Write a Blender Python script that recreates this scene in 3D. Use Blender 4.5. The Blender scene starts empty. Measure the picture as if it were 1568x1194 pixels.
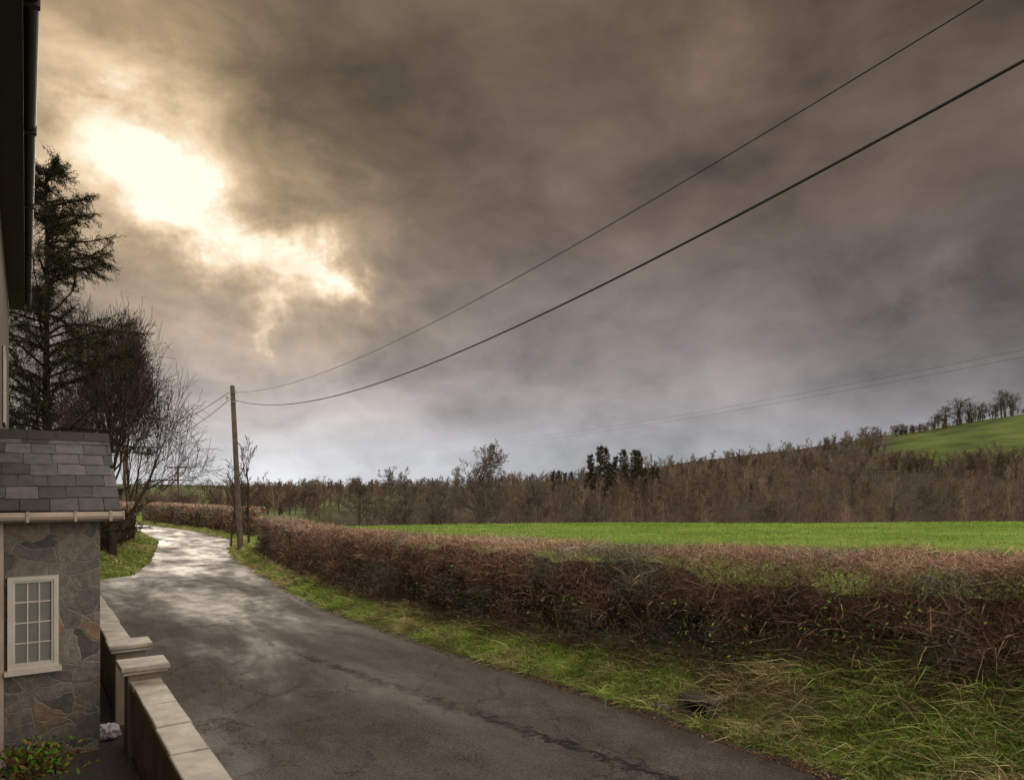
import bpy, math, random
import numpy as np
from mathutils import Vector
rng=np.random.default_rng(7); random.seed(7)
TH=math.radians(35.45); C=math.cos(TH); S=math.sin(TH)
sc=bpy.context.scene
def W(P,A,z): return (P*C-A*S, P*S+A*C, z)
def Wn(P,A,z): return np.stack([P*C-A*S, P*S+A*C, z+0*P],-1)
# ---------------- noise ----------------
_lat=rng.random((256,256))
def vn(x,y):
    xi=np.floor(x).astype(int); yi=np.floor(y).astype(int); fx=x-xi; fy=y-yi
    fx=fx*fx*(3-2*fx); fy=fy*fy*(3-2*fy)
    a=_lat[xi%256,yi%256]; b=_lat[(xi+1)%256,yi%256]; c=_lat[xi%256,(yi+1)%256]; d=_lat[(xi+1)%256,(yi+1)%256]
    return (a*(1-fx)+b*fx)*(1-fy)+(c*(1-fx)+d*fx)*fy
def fbm(x,y,o=4):
    t=0;a=.5
    for i in range(o):
        t=t+a*vn(x*2**i+i*17.3,y*2**i+i*9.1); a*=.5
    return t/(1-.5**o)
def ss(t): t=np.clip(t,0,1); return t*t*(3-2*t)
# ---------------- materials ----------------
def newmat(name):
    m=bpy.data.materials.new(name); m.use_nodes=True; nt=m.node_tree; nt.nodes.clear()
    out=nt.nodes.new('ShaderNodeOutputMaterial'); b=nt.nodes.new('ShaderNodeBsdfPrincipled')
    nt.links.new(b.outputs[0],out.inputs[0]); return m,nt,b,out
def nd(nt,t,**k):
    n=nt.nodes.new(t)
    for a,v in k.items(): setattr(n,a,v)
    return n
def lk(nt,a,b): nt.links.new(a,b)
def mth(nt,op,a,b=None,c=None,clamp=False):
    n=nt.nodes.new('ShaderNodeMath'); n.operation=op; n.use_clamp=clamp
    for i,v in enumerate((a,b,c)):
        if v is None: continue
        if isinstance(v,(int,float)): n.inputs[i].default_value=v
        else: nt.links.new(v,n.inputs[i])
    return n.outputs[0]
def noise(nt,vec,scale,detail=4,rough=.55,dist=0):
    n=nt.nodes.new('ShaderNodeTexNoise'); n.inputs['Scale'].default_value=scale; n.inputs['Detail'].default_value=detail
    n.inputs['Roughness'].default_value=rough; n.inputs['Distortion'].default_value=dist
    if vec is not None: nt.links.new(vec,n.inputs['Vector'])
    return n
def ramp(nt,fac,stops):
    n=nt.nodes.new('ShaderNodeValToRGB'); e=n.color_ramp.elements
    while len(e)<len(stops): e.new(.5)
    for i,(p,c) in enumerate(stops): e[i].position=p; e[i].color=(*c,1)
    nt.links.new(fac,n.inputs[0]); return n.outputs[0]
def mixc(nt,f,a,b,mode='MIX'):
    n=nt.nodes.new('ShaderNodeMix'); n.data_type='RGBA'; n.blend_type=mode
    for i,v in ((0,f),(6,a),(7,b)):
        if isinstance(v,(int,float)): n.inputs[i].default_value=v
        elif isinstance(v,tuple): n.inputs[i].default_value=(*v,1)
        else: nt.links.new(v,n.inputs[i])
    return n.outputs[2]
def maprange(nt,v,a,b,c,d):
    n=nt.nodes.new('ShaderNodeMapRange'); nt.links.new(v,n.inputs[0])
    for i,x in enumerate((a,b,c,d)): n.inputs[i+1].default_value=x
    return n.outputs[0]
def bump(nt,h,bsdf,strength=.4,dist=.02):
    n=nt.nodes.new('ShaderNodeBump'); n.inputs['Strength'].default_value=strength; n.inputs['Distance'].default_value=dist
    nt.links.new(h,n.inputs['Height']); nt.links.new(n.outputs[0],bsdf.inputs['Normal']); return n
def simple(name,c1,c2,scale=6,rough=.8,bs=.3,bd=.01,detail=6):
    m,nt,b,o=newmat(name); tc=nd(nt,'ShaderNodeTexCoord').outputs['Object']
    n=noise(nt,tc,scale,detail,.6); col=ramp(nt,n.outputs[0],[(.3,c1),(.7,c2)]); lk(nt,col,b.inputs['Base Color'])
    b.inputs['Roughness'].default_value=rough; n2=noise(nt,tc,scale*6,4); bump(nt,n2.outputs[0],b,bs,bd); return m
def attrmat(name,rough=.75,trans=0.0,attr='Col'):
    m,nt,b,o=newmat(name); a=nd(nt,'ShaderNodeAttribute',attribute_name=attr).outputs['Color']
    df=nd(nt,'ShaderNodeBsdfDiffuse'); lk(nt,a,df.inputs[0])
    if trans>0:
        t=nd(nt,'ShaderNodeBsdfTranslucent'); lk(nt,a,t.inputs[0]); mx=nd(nt,'ShaderNodeMixShader'); mx.inputs[0].default_value=trans
        lk(nt,df.outputs[0],mx.inputs[1]); lk(nt,t.outputs[0],mx.inputs[2]); lk(nt,mx.outputs[0],o.inputs[0])
    else: lk(nt,df.outputs[0],o.inputs[0])
    nt.nodes.remove(b)
    return m
M_grass=attrmat('grass_blades_mat',.6,.3); M_twig=attrmat('twig_mat',.8); M_leaf=attrmat('leaf_mat',.55)
M_cream=simple('cream_render',(.13,.10,.07),(.20,.15,.11),1.5,.85,.3,.004)
M_dkbrown=simple('dark_brown_gutter',(.012,.008,.006),(.022,.014,.010),3,.45,.1,.002)
M_white=simple('white_upvc',(.50,.46,.40),(.62,.58,.52),3,.4,.05,.001)
M_gut=simple('cream_gutter',(.32,.255,.20),(.44,.36,.29),3,.45,.05,.001)
M_pole=simple('pole_wood',(.05,.035,.025),(.12,.085,.06),5,.85,.5,.01)
M_cable=simple('cable_black',(.008,.008,.008),(.015,.014,.013),3,.6)
M_cer=simple('ceramic',(.2,.2,.2),(.3,.3,.3),3,.3)
M_slate_roofbase=simple('roof_underlay',(.02,.02,.022),(.03,.03,.03),3,.9)
M_blind=simple('blind_slats',(.40,.41,.36),(.48,.48,.43),3,.6)
M_bag=simple('plastic_bag_mat',(.55,.52,.6),(.7,.68,.72),9,.35,.4,.02)
M_unlit=simple('unlit_opening',(.015,.015,.014),(.03,.03,.028),3,.8)  # dark colour stands in for the unlit space inside openings
def glassmat():
    m,nt,b,o=newmat('window_glass'); t=nd(nt,'ShaderNodeBsdfTransparent'); g=nd(nt,'ShaderNodeBsdfGlossy'); g.inputs['Roughness'].default_value=.03
    f=nd(nt,'ShaderNodeFresnel'); f.inputs[0].default_value=1.6; mx=nd(nt,'ShaderNodeMixShader'); lk(nt,f.outputs[0],mx.inputs[0]); lk(nt,t.outputs[0],mx.inputs[1]); lk(nt,g.outputs[0],mx.inputs[2]); lk(nt,mx.outputs[0],o.inputs[0]); return m
M_glass=glassmat()
def stone_clad():
    m,nt,b,o=newmat('stone_cladding'); tc=nd(nt,'ShaderNodeTexCoord').outputs['Object']
    w=noise(nt,tc,3,3); v=nd(nt,'ShaderNodeVectorMath',operation='MULTIPLY_ADD'); lk(nt,w.outputs['Color'],v.inputs[0]); v.inputs[1].default_value=(.28,.28,.28); lk(nt,tc,v.inputs[2])
    mp=nd(nt,'ShaderNodeMapping'); mp.inputs['Scale'].default_value=(1,1,1.3); mp.inputs['Location'].default_value=(.9,.3,.2); lk(nt,v.outputs[0],mp.inputs[0])
    vo=nd(nt,'ShaderNodeTexVoronoi'); vo.inputs['Scale'].default_value=3.2; lk(nt,mp.outputs[0],vo.inputs['Vector'])
    ve=nd(nt,'ShaderNodeTexVoronoi',feature='DISTANCE_TO_EDGE'); ve.inputs['Scale'].default_value=3.2; lk(nt,mp.outputs[0],ve.inputs['Vector'])
    sx=nd(nt,'ShaderNodeSeparateColor'); lk(nt,vo.outputs['Color'],sx.inputs[0])
    col=ramp(nt,sx.outputs[0],[(0,(.09,.085,.078)),(.3,(.21,.195,.17)),(.5,(.11,.105,.10)),(.7,(.25,.22,.185)),(.85,(.26,.165,.09)),(.93,(.15,.14,.13))])
    n2=noise(nt,tc,11,7,.8); col=mixc(nt,.85,col,ramp(nt,n2.outputs[0],[(.3,(.35,.35,.35)),(.7,(1.6,1.56,1.5))]),'MULTIPLY')
    e=maprange(nt,ve.outputs['Distance'],.005,.045,0,1); col=mixc(nt,e,(.25,.23,.20),col); lk(nt,col,b.inputs['Base Color']); b.inputs['Roughness'].default_value=.75
    h=mth(nt,'ADD',mth(nt,'MULTIPLY',e,.4),mth(nt,'MULTIPLY',n2.outputs[0],1.3)); bump(nt,h,b,.8,.03); return m
M_stone=stone_clad()
M_coping=simple('coping_stone',(.18,.15,.12),(.48,.43,.36),3.2,.55,.5,.008,9)
M_render=simple('wall_render',(.13,.10,.075),(.26,.20,.15),2.5,.85,.5,.01)
M_culv=simple('culvert_stone',(.03,.027,.024),(.09,.08,.062),6,.85,.8,.03)
M_planter=simple('planter_wood',(.05,.03,.02),(.09,.055,.035),8,.8,.4,.01)
def slate():
    m,nt,b,o=newmat('roof_slate'); a=nd(nt,'ShaderNodeAttribute',attribute_name='Col').outputs['Color']
    tc=nd(nt,'ShaderNodeTexCoord').outputs['Object']; n=noise(nt,tc,9,7,.7)
    lk(nt,mixc(nt,.75,a,ramp(nt,n.outputs[0],[(.3,(.45,.45,.45)),(.7,(1.4,1.4,1.4))]),'MULTIPLY'),b.inputs['Base Color'])
    lk(nt,maprange(nt,n.outputs[0],.3,.7,.3,.6),b.inputs['Roughness']); bump(nt,noise(nt,tc,40,5).outputs[0],b,.4,.006); return m
M_slate=slate()
# ---------------- mesh helpers ----------------
def mesh_obj(name,V,F,mats,cols=None,midx=None,smooth=False,parent=None,link=True):
    V=np.asarray(V,dtype=np.float32); me=bpy.data.meshes.new(name)
    if isinstance(F,np.ndarray):
        nf,k=F.shape; me.vertices.add(len(V)); me.vertices.foreach_set('co',V.ravel())
        me.loops.add(nf*k); me.loops.foreach_set('vertex_index',F.ravel().astype(np.int32))
        me.polygons.add(nf); me.polygons.foreach_set('loop_start',np.arange(0,nf*k,k,dtype=np.int32))
        me.polygons.foreach_set('loop_total',np.full(nf,k,dtype=np.int32))
    else: me.from_pydata([tuple(v) for v in V],[],F)
    for m in mats: me.materials.append(m)
    if cols is not None:
        at=me.color_attributes.new('Col','FLOAT_COLOR','POINT'); c=np.ones((len(V),4),dtype=np.float32); c[:,:3]=cols; at.data.foreach_set('color',c.ravel())
    if midx is not None: me.polygons.foreach_set('material_index',np.asarray(midx,dtype=np.int32))
    if smooth: me.polygons.foreach_set('use_smooth',np.ones(len(me.polygons),dtype=bool))
    me.update(calc_edges=True)
    if not link: return me
    ob=bpy.data.objects.new(name,me); sc.collection.objects.link(ob)
    if parent: ob.parent=parent
    return ob
def norm(v): return v/np.maximum(np.linalg.norm(v,axis=-1,keepdims=True),1e-9)
def ribbons(p,d,L,w,bend,col,tipmul=1.15,basemul=.75):
    n=len(p); d=norm(d); side=norm(np.cross(d,rng.normal(size=(n,3)))); L=L[:,None]; w=w[:,None]
    mid=p+d*L*.5+bend*L*.25; tip=p+d*L+bend*L
    V=np.stack([p-side*w/2,p+side*w/2,mid-side*w*.4,mid+side*w*.4,tip],1).reshape(-1,3)
    b=(np.arange(n)*5)[:,None]
    F=np.concatenate([b+np.array([[0,1,3]]),b+np.array([[0,3,2]]),b+np.array([[2,3,4]])],0)
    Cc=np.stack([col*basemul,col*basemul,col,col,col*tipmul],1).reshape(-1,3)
    return V,F,Cc
def leaves(p,size,col,up=.3):
    n=len(p); a=norm(rng.normal(size=(n,3))); b=norm(np.cross(a,rng.normal(size=(n,3))+np.array([0,0,up]))); s=size[:,None]
    V=np.stack([p-a*s,p+b*s*.45,p+a*s,p-b*s*.45],1).reshape(-1,3); k=(np.arange(n)*4)[:,None]
    F=np.concatenate([k+np.array([[0,1,2]]),k+np.array([[0,2,3]])],0)
    return V,F,np.repeat(col,4,0)
def merge(parts):
    Vs,Fs,Cs=[],[],[]; o=0; mi=[]
    for i,(v,f,c) in enumerate(parts): Vs.append(v);Fs.append(f+o);Cs.append(c);o+=len(v);mi.append(np.full(len(f),i))
    return np.concatenate(Vs),np.concatenate(Fs),np.concatenate(Cs),np.concatenate(mi)
def pick(pal,n,jit=.25):
    pal=np.array(pal); c=pal[rng.integers(0,len(pal),n)]; return c*(1+jit*rng.normal(size=(n,1))).clip(.4,1.8)
def tubes(segs,n=4):
    s=np.array(segs,dtype=float); p0=s[:,0:3];p1=s[:,3:6];r0=s[:,6:7];r1=s[:,7:8]
    d=norm(p1-p0); ref=np.where(np.abs(d[:,2:3])>.9,np.array([[1.,0,0]]),np.array([[0,0,1.]])); a=norm(np.cross(d,ref)); b=np.cross(d,a)
    R0=[];R1=[]
    for k in range(n):
        t=2*math.pi*k/n; o=a*math.cos(t)+b*math.sin(t); R0.append(p0+o*r0); R1.append(p1+o*r1)
    V=np.stack(R0+R1,1).reshape(-1,3); base=(np.arange(len(s))*2*n)[:,None]
    F=np.concatenate([base+np.array([[k,(k+1)%n,n+(k+1)%n,n+k]]) for k in range(n)],0)
    return V,F
class MB:
    def __init__(s): s.V=[];s.F=[];s.M=[];s.C=[]
    def hexa(s,pts,m=0,col=(.5,.5,.5)):
        o=len(s.V); s.V+=list(pts); s.C+=[col]*8
        for f in ((0,3,2,1),(4,5,6,7),(0,1,5,4),(1,2,6,5),(2,3,7,6),(3,0,4,7)): s.F.append(tuple(o+i for i in f)); s.M.append(m)
    def box(s,P0,P1,A0,A1,z0,z1,m=0,col=(.5,.5,.5),jit=0):
        q=[W(P0,A0,z0),W(P1,A0,z0),W(P1,A1,z0),W(P0,A1,z0),W(P0,A0,z1),W(P1,A0,z1),W(P1,A1,z1),W(P0,A1,z1)]
        if jit: q=[tuple(c+random.uniform(-jit,jit) for c in p) for p in q]
        s.hexa(q,m,col)
    def prism(s,prof,P0,P1,m=0):
        o=len(s.V); n=len(prof); s.V+=[W(P0,a,z) for a,z in prof]+[W(P1,a,z) for a,z in prof]; s.C+=[(.5,.5,.5)]*(2*n)
        s.F.append(tuple(o+i for i in range(n))); s.F.append(tuple(o+n+i for i in reversed(range(n)))); s.M+=[m,m]
        for i in range(n): j=(i+1)%n; s.F.append((o+i,o+n+i,o+n+j,o+j)); s.M.append(m)
    def tube(s,segs,n=8,m=0):
        v,f=tubes(segs,n); o=len(s.V); s.V+=[tuple(x) for x in v]; s.C+=[(.5,.5,.5)]*len(v); s.F+=[tuple(int(i)+o for i in r) for r in f]; s.M+=[m]*len(f)
    def build(s,name,mats,bevel=0,parent=None):
        ob=mesh_obj(name,s.V,s.F,mats,cols=np.array(s.C),midx=s.M,parent=parent)
        if bevel:
            b=ob.modifiers.new('b','BEVEL'); b.width=bevel; b.segments=2; b.limit_method='ANGLE'
        return ob
def empty(name,loc=(0,0,0)):
    e=bpy.data.objects.new(name,None); sc.collection.objects.link(e); e.location=loc; return e
# ---------------- layout ----------------
AR=[-40,-10,3.9,5.8,8.7,11.4,15.2,18.1,23.4,32.2,38,43.3,48.5,62,82,110,150]
PR=[7.8,7.5,7.25,7.2,7.06,6.75,6.6,6.5,6.95,7.9,8.7,10,11.2,11.1,9.3,5,-5]
AL=[-40,19.5,26,28.3,29.3,34.5,48.4,63.6,84.7,110,150]
PL=[1.3,1.3,1.3,1.9,3.3,4.6,6.9,7.6,5.4,1,-9]
def pr(A): return np.interp(A,AR,PR)
def pl(A): return np.interp(A,AL,PL)
def ridge(x): return np.interp(x,[-900,-300,-130,-55,25,83,159,197,236,300,420,900],[14,6,4,4,8.5,17,24,32,38,50,62,90])
CP,CA=7.72,6.3
def height(x,y):
    P=x*C+y*S; A=-x*S+y*C
    s=P-pr(A); Hb=np.interp(A,[-10,2,5,7,9,12,33,45,60],[1.25,1.25,1.1,.8,.58,.5,.42,.2,.15]); wd=np.interp(A,[4,7,9],[2.1,1.5,1.3])
    z=Hb*ss((s-.1)/wd)
    z=z*(1-np.interp(A,[2,9],[.6,.35])*ss((s-3)/9))
    z=z+.14*(fbm(x*.08,y*.08)-.5)*ss((s-3)/6)*2+ .2*(fbm(x*1.3,y*1.3)-.45)*ss(s/.6)
    dip=np.exp(-(((P-CP)/.42)**2+((A-CA)/.34)**2)); z=z*(1-np.clip(dip*1.5,0,1))-.03*dip
    sl=pl(A)-P; zl=.55*ss((sl-.1)/2.2)*ss((A-28)/3)+.12*(fbm(x*1.3,y*1.3)-.45)*ss(sl/.6)*ss((A-28)/3); z=np.where(sl>0,zl,z)
    z=np.where((s<-.12)&(sl<-.12),-.05,z)
    ye=64+4*np.sin(x*.045)+3*np.sin(x*.11+1)
    side=ss((x+32)/26); z=z-7.5*side*ss((y-ye)/28)
    z=z+(ridge(x)+7.0*side)*ss((y-115)/285)
    z=z+5*(fbm(x*.012,y*.012)-.5)*ss((y-110)/80)
    z=z+ss((y-600)/1200)*(4+16*fbm(x*.002+3,y*.002))
    return z
def axis(lo,hi,dlo,dhi,st,g=1.09):
    a=list(np.arange(dlo,dhi,st)); s=st; v=dhi
    while v<hi: a.append(v); s*=g; v+=s
    a.append(hi); s=st; v=dlo-st; b=[]
    while v>lo: b.append(v); s*=g; v-=s
    b.append(lo); return np.array(b[::-1]+a)
gx=axis(-2500,2500,-32,14,.22); gy=axis(-300,4500,-2,48,.22,1.035)
X,Y=np.meshgrid(gx,gy); Z=height(X,Y); nx,ny=len(gx),len(gy)
V=np.stack([X,Y,Z],-1).reshape(-1,3); i=np.arange(nx*ny).reshape(ny,nx)
F=np.stack([i[:-1,:-1],i[:-1,1:],i[1:,1:],i[1:,:-1]],-1).reshape(-1,4)
Pg=X*C+Y*S; Ag=-X*S+Y*C; sg=Pg-pr(Ag)
def is_green_hill(x,y): return (x/np.maximum(y,1)>.55)&(y>300-200*(x/np.maximum(y,1)-.55))&(x/np.maximum(y,1)<1.6)
wood=ss((Y-68-4*np.sin(X*.045)-3*np.sin(X*.11+1))/6)*ss((X+40)/20)*(1-is_green_hill(X,Y)*1.0)*(1-ss((Y-1400)/300))
dirt=ss(1-np.abs(sg-.05)/.35)*.9; dirt=np.maximum(dirt,ss((sg-.7)/.4)*ss((3.3-sg)/.5)*.95*(Ag<36)*ss((Ag-4)/3))
dirt=np.maximum(dirt,np.clip(1.6*np.exp(-(((Pg-CP)/.5)**2+((Ag-CA)/.45)**2)),0,1))
dirt=np.maximum(dirt,(ss((1.35-Pg)/.1)*(Ag<27)))
ridgel=(pl(Ag)-Pg); dirt=np.maximum(dirt,ss((ridgel-1.3)/.5)*ss((5-ridgel)/1)*.8)
far=ss((Y-85)/30)
cols=np.stack([wood,dirt*(Y<90),far],-1).reshape(-1,3)
def groundmat():
    m,nt,b,o=newmat('ground_mat'); tc=nd(nt,'ShaderNodeTexCoord').outputs['Object']
    a=nd(nt,'ShaderNodeAttribute',attribute_name='Col').outputs['Color']; sp=nd(nt,'ShaderNodeSeparateColor'); lk(nt,a,sp.inputs[0])
    n1=noise(nt,tc,.12,5,.65); n2=noise(nt,tc,2.2,6,.65); n3=noise(nt,tc,14,4,.6); n4=noise(nt,tc,.035,5,.65)
    g=ramp(nt,n1.outputs[0],[(.3,(.09,.145,.022)),(.5,(.13,.20,.035)),(.7,(.18,.24,.055))])
    g=mixc(nt,.75,g,ramp(nt,n2.outputs[0],[(.25,(.45,.5,.4)),(.5,(.95,.95,.9)),(.75,(1.35,1.25,1.1))]),'MULTIPLY')
    gf=ramp(nt,n4.outputs[0],[(.35,(.035,.05,.016)),(.5,(.065,.09,.022)),(.65,(.10,.12,.035))]); g=mixc(nt,sp.outputs[2],g,gf)
    w=ramp(nt,n4.outputs[0],[(.35,(.035,.028,.022)),(.65,(.062,.050,.040))])
    d=ramp(nt,n3.outputs[0],[(.3,(.028,.020,.015)),(.55,(.07,.048,.034)),(.75,(.14,.09,.06))])
    c=mixc(nt,sp.outputs[0],g,w); c=mixc(nt,sp.outputs[1],c,d); lk(nt,c,b.inputs['Base Color']); b.inputs['Roughness'].default_value=.95
    b.inputs['Specular IOR Level'].default_value=.1
    bump(nt,mth(nt,'ADD',n2.outputs[0],n3.outputs[0]),b,.6,.08); return m
mesh_obj('ground',V,F,[groundmat()],cols=cols,smooth=True)
# road
def roadmat():
    m,nt,b,o=newmat('wet_asphalt'); tc=nd(nt,'ShaderNodeTexCoord').outputs['Object']
    dp=nd(nt,'ShaderNodeVectorMath',operation='DOT_PRODUCT'); lk(nt,tc,dp.inputs[0]); dp.inputs[1].default_value=(C,S,0); P=dp.outputs['Value']
    da=nd(nt,'ShaderNodeVectorMath',operation='DOT_PRODUCT'); lk(nt,tc,da.inputs[0]); da.inputs[1].default_value=(-S,C,0); A=da.outputs['Value']
    fine=noise(nt,tc,32,5,.9); med=noise(nt,tc,1.6,7,.7,.4); big=noise(nt,tc,.35,4,.6); cn=noise(nt,tc,5,5,.7)
    cb=nd(nt,'ShaderNodeCombineXYZ'); lk(nt,P,cb.inputs[0]); lk(nt,mth(nt,'MULTIPLY',A,.3),cb.inputs[1]); strk=noise(nt,cb.outputs[0],.6,7,.66,.3)
    col=ramp(nt,med.outputs[0],[(.3,(.046,.039,.036)),(.5,(.072,.062,.056)),(.7,(.104,.090,.081))])
    col=mixc(nt,.9,col,ramp(nt,fine.outputs[0],[(.32,(.15,.15,.15)),(.5,(.95,.95,.95)),(.66,(2.4,2.3,2.2))]),'MULTIPLY')
    line=mth(nt,'SUBTRACT',P,mth(nt,'ADD',mth(nt,'MULTIPLY',mth(nt,'SUBTRACT',12.5,A),.177),4.37))
    line=mth(nt,'ADD',line,mth(nt,'MULTIPLY',mth(nt,'SUBTRACT',cn.outputs[0],.5),.8))
    band=maprange(nt,mth(nt,'ABSOLUTE',line),.02,.12,1,0); lim=mth(nt,'MULTIPLY',maprange(nt,A,2,4,0,1),maprange(nt,A,13,14.5,1,0))
    brk=maprange(nt,noise(nt,tc,2.3,4,.7).outputs[0],.38,.48,0,1); crack=mth(nt,'MULTIPLY',mth(nt,'MULTIPLY',band,lim),brk)
    vc=nd(nt,'ShaderNodeTexVoronoi',feature='DISTANCE_TO_EDGE'); vc.inputs['Scale'].default_value=.9; wv=nd(nt,'ShaderNodeVectorMath',operation='MULTIPLY_ADD'); lk(nt,cn.outputs['Color'],wv.inputs[0]); wv.inputs[1].default_value=(.5,.5,.5); lk(nt,tc,wv.inputs[2]); lk(nt,wv.outputs[0],vc.inputs['Vector'])
    hair=mth(nt,'MULTIPLY',maprange(nt,vc.outputs['Distance'],.006,.016,1,0),maprange(nt,big.outputs[0],.46,.54,0,1))
    crack=mth(nt,'MAXIMUM',crack,mth(nt,'MULTIPLY',hair,.6))
    col=mixc(nt,mth(nt,'MULTIPLY',crack,.9),col,(.010,.009,.008))
    edge=maprange(nt,mth(nt,'ADD',mth(nt,'SUBTRACT',P,6.6),mth(nt,'MULTIPLY',mth(nt,'SUBTRACT',cn.outputs[0],.5),.8)),.0,.45,0,.6); edge=mth(nt,'MULTIPLY',edge,maprange(nt,A,14,20,1,0)); col=mixc(nt,edge,col,(.034,.024,.018))
    lk(nt,col,b.inputs['Base Color'])
    r=mth(nt,'ADD',mth(nt,'MULTIPLY',strk.outputs[0],.7),mth(nt,'MULTIPLY',med.outputs[0],.3))
    r=mth(nt,'ADD',r,maprange(nt,A,8,27,.05,-.045))
    lk(nt,maprange(nt,r,.38,.60,.36,.9),b.inputs['Roughness'])
    lk(nt,maprange(nt,r,.40,.58,.5,.14),b.inputs['Specular IOR Level'])
    h=mth(nt,'ADD',mth(nt,'MULTIPLY',fine.outputs[0],1.0),mth(nt,'MULTIPLY',cn.outputs[0],.4)); h=mth(nt,'SUBTRACT',h,mth(nt,'MULTIPLY',crack,1.0))
    bump(nt,h,b,.8,.018); return m
As=np.concatenate([np.arange(-12,60,.15),np.arange(60,140,1.5)]); K=16
nzR=(fbm(As*1.7,As*0+3,4)-.5)*.45; nzL=(fbm(As*1.7,As*0+9,4)-.5)*.3*(As>20)
rows=[]
for k in range(K+1):
    t=k/K; P=(pl(As)+nzL-.05)*(1-t)+(pr(As)+nzR)*t; rows.append(Wn(P,As,0.004))
V=np.stack(rows,1).reshape(-1,3); n=len(As); i=np.arange(n*(K+1)).reshape(n,K+1)
F=np.stack([i[:-1,:-1],i[:-1,1:],i[1:,1:],i[1:,:-1]],-1).reshape(-1,4)
mesh_obj('road',V,F,[roadmat()])
mb=MB(); mb.box(-.3,1.0,2,20,-.04,.006); mb.build('gravel_path',[simple('gravel',(.04,.033,.028),(.15,.13,.115),25,.9,.9,.03)])
# ---------------- house ----------------
H=empty('cottage')
mb=MB(); mb.box(-6,-.3,-6,18.3,0,7.1); mb.build('walls',[M_cream],.01,H)
mb=MB(); mb.box(-.298,-.02,-6.2,18.45,7.1,7.13); mb.box(-.05,-.02,-6.2,18.45,7.132,7.33); mb.build('soffit_fascia',[M_dkbrown],.004,H)
mb=MB(); prof=[]
for k in range(9):
    t=math.pi*k/8; prof.append((-.0+.055-.06*math.cos(t)-.02,7.28-.065*math.sin(t)))
for P_,z_ in prof: mb.V+= [W(P_,-6.2,z_),W(P_,18.5,z_)]; mb.C+=[(.5,.5,.5)]*2
for k in range(8): mb.F.append((2*k,2*k+1,2*k+3,2*k+2)); mb.M.append(0)
for k in range(0,9): mb.box(-.02,.10,-3+2.5*k,-2.93+2.5*k,7.20,7.30)
mb.build('gutter',[M_dkbrown],0,H)
mb=MB(); mb.hexa([W(.02,-6.3,7.34),W(.02,18.6,7.34),W(-3.15,18.6,9.4),W(-3.15,-6.3,9.4),W(.02,-6.3,7.40),W(.02,18.6,7.40),W(-3.15,18.6,9.5),W(-3.15,-6.3,9.5)],0,(.06,.06,.065))
mb.hexa([W(-3.152,-6.3,9.4),W(-3.152,18.6,9.4),W(-6.3,18.6,7.34),W(-6.3,-6.3,7.34),W(-3.152,-6.3,9.5),W(-3.152,18.6,9.5),W(-6.3,18.6,7.40),W(-6.3,-6.3,7.40)],0,(.06,.06,.065))
mb.build('roof',[M_slate],0,H)
mb=MB()
for a0,z0 in ((13.2,4.2),(15.2,1.0),(3.0,1.0)):
    mb.box(-.3,-.285,a0,a0+1.0,z0,z0+1.2,1)
    for q in ((a0,a0+.06,z0,z0+1.2),(a0+.94,a0+1,z0,z0+1.2),(a0+.06,a0+.94,z0,z0+.06),(a0+.06,a0+.94,z0+1.14,z0+1.2),(a0+.47,a0+.53,z0+.06,z0+1.14)): mb.box(-.299,-.265,q[0],q[1],q[2],q[3],0)
mb.build('windows',[M_white,M_unlit],0,H)
mb=MB(); prof=[(9.6,0),(12.2,0),(12.2,2.9),(10.9,3.72),(9.6,2.9)]; mb.prism(prof,-.298,.73); mb.build('porch_walls',[M_stone],.01,H)
mb=MB()
def slope(t,side,n=0):
    a=9.4+1.5*t; z=2.90+.97*t; a+= -n*.54; z+= n*.84
    return (a,z) if side==0 else (21.8-a,z)
for side in (0,1):
    q=[slope(0,side,-.03),slope(1.0,side,-.03),slope(1.0,side,.0),slope(0,side,.0)]
    mb.hexa([W(-.297,*q[0]),W(.90,*q[0]),W(.90,*q[1]),W(-.297,*q[1]),W(-.297,*q[3]),W(.90,*q[3]),W(.90,*q[2]),W(-.297,*q[2])],1)
    R=7
    for r in range(R):
        t0=r/R-.012; t1=min((r+1)/R+.1,1.0); x=-.295-(.16 if r%2 else 0)-random.uniform(0,.06)
        while x<.92:
            w=.28+random.uniform(-.03,.03); a=max(x,-.295); b=min(x+w-.007,.925)
            if b-a>.04:
                j=random.uniform(-.009,.009); q0=slope(t0+j,side,.012);q0t=slope(t0+j,side,.028);q1=slope(t1,side,.002);q1t=slope(t1,side,.010)
                g=random.uniform(.5,1.5); c=(.112*g,.108*g,.115*g)
                mb.hexa([W(a,*q0),W(b,*q0),W(b,*q1),W(a,*q1),W(a,*q0t),W(b,*q0t),W(b,*q1t),W(a,*q1t)],0,c)
            x+=w
for k in range(4):
    a=-.295+k*.31; b=min(a+.302,.93)
    mb.prism([(10.74,3.80),(10.76,3.83),(10.9,3.925),(11.04,3.83),(11.06,3.80),(10.9,3.89)],a,b,2)
mb.build('porch_roof',[M_slate,M_slate_roofbase,simple('ridge_tile',(.03,.023,.02),(.05,.04,.036),8,.7)],0,H)
mb=MB(); mb.box(-.297,.90,9.40,9.425,2.77,2.885); mb.box(-.297,.88,9.427,9.598,2.80,2.83)
mb.tube([(*W(-.297,9.34,2.835),*W(.95,9.34,2.835),.052,.052)],10); mb.box(.945,.958,9.285,9.395,2.79,2.89)
mb.box(.88,.90,9.427,9.6,2.80,2.9)
for x in (.0,.45,.8): mb.box(x,x+.03,9.282,9.40,2.775,2.895)
mb.tube([(*W(-.235,9.54,2.76),*W(-.235,9.54,.02),.034,.034)],10)
mb.build('porch_gutter',[M_gut],0,H)
mb=MB()
mb.box(-.165,.305,9.59,9.598,1.12,2.13,2)
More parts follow.
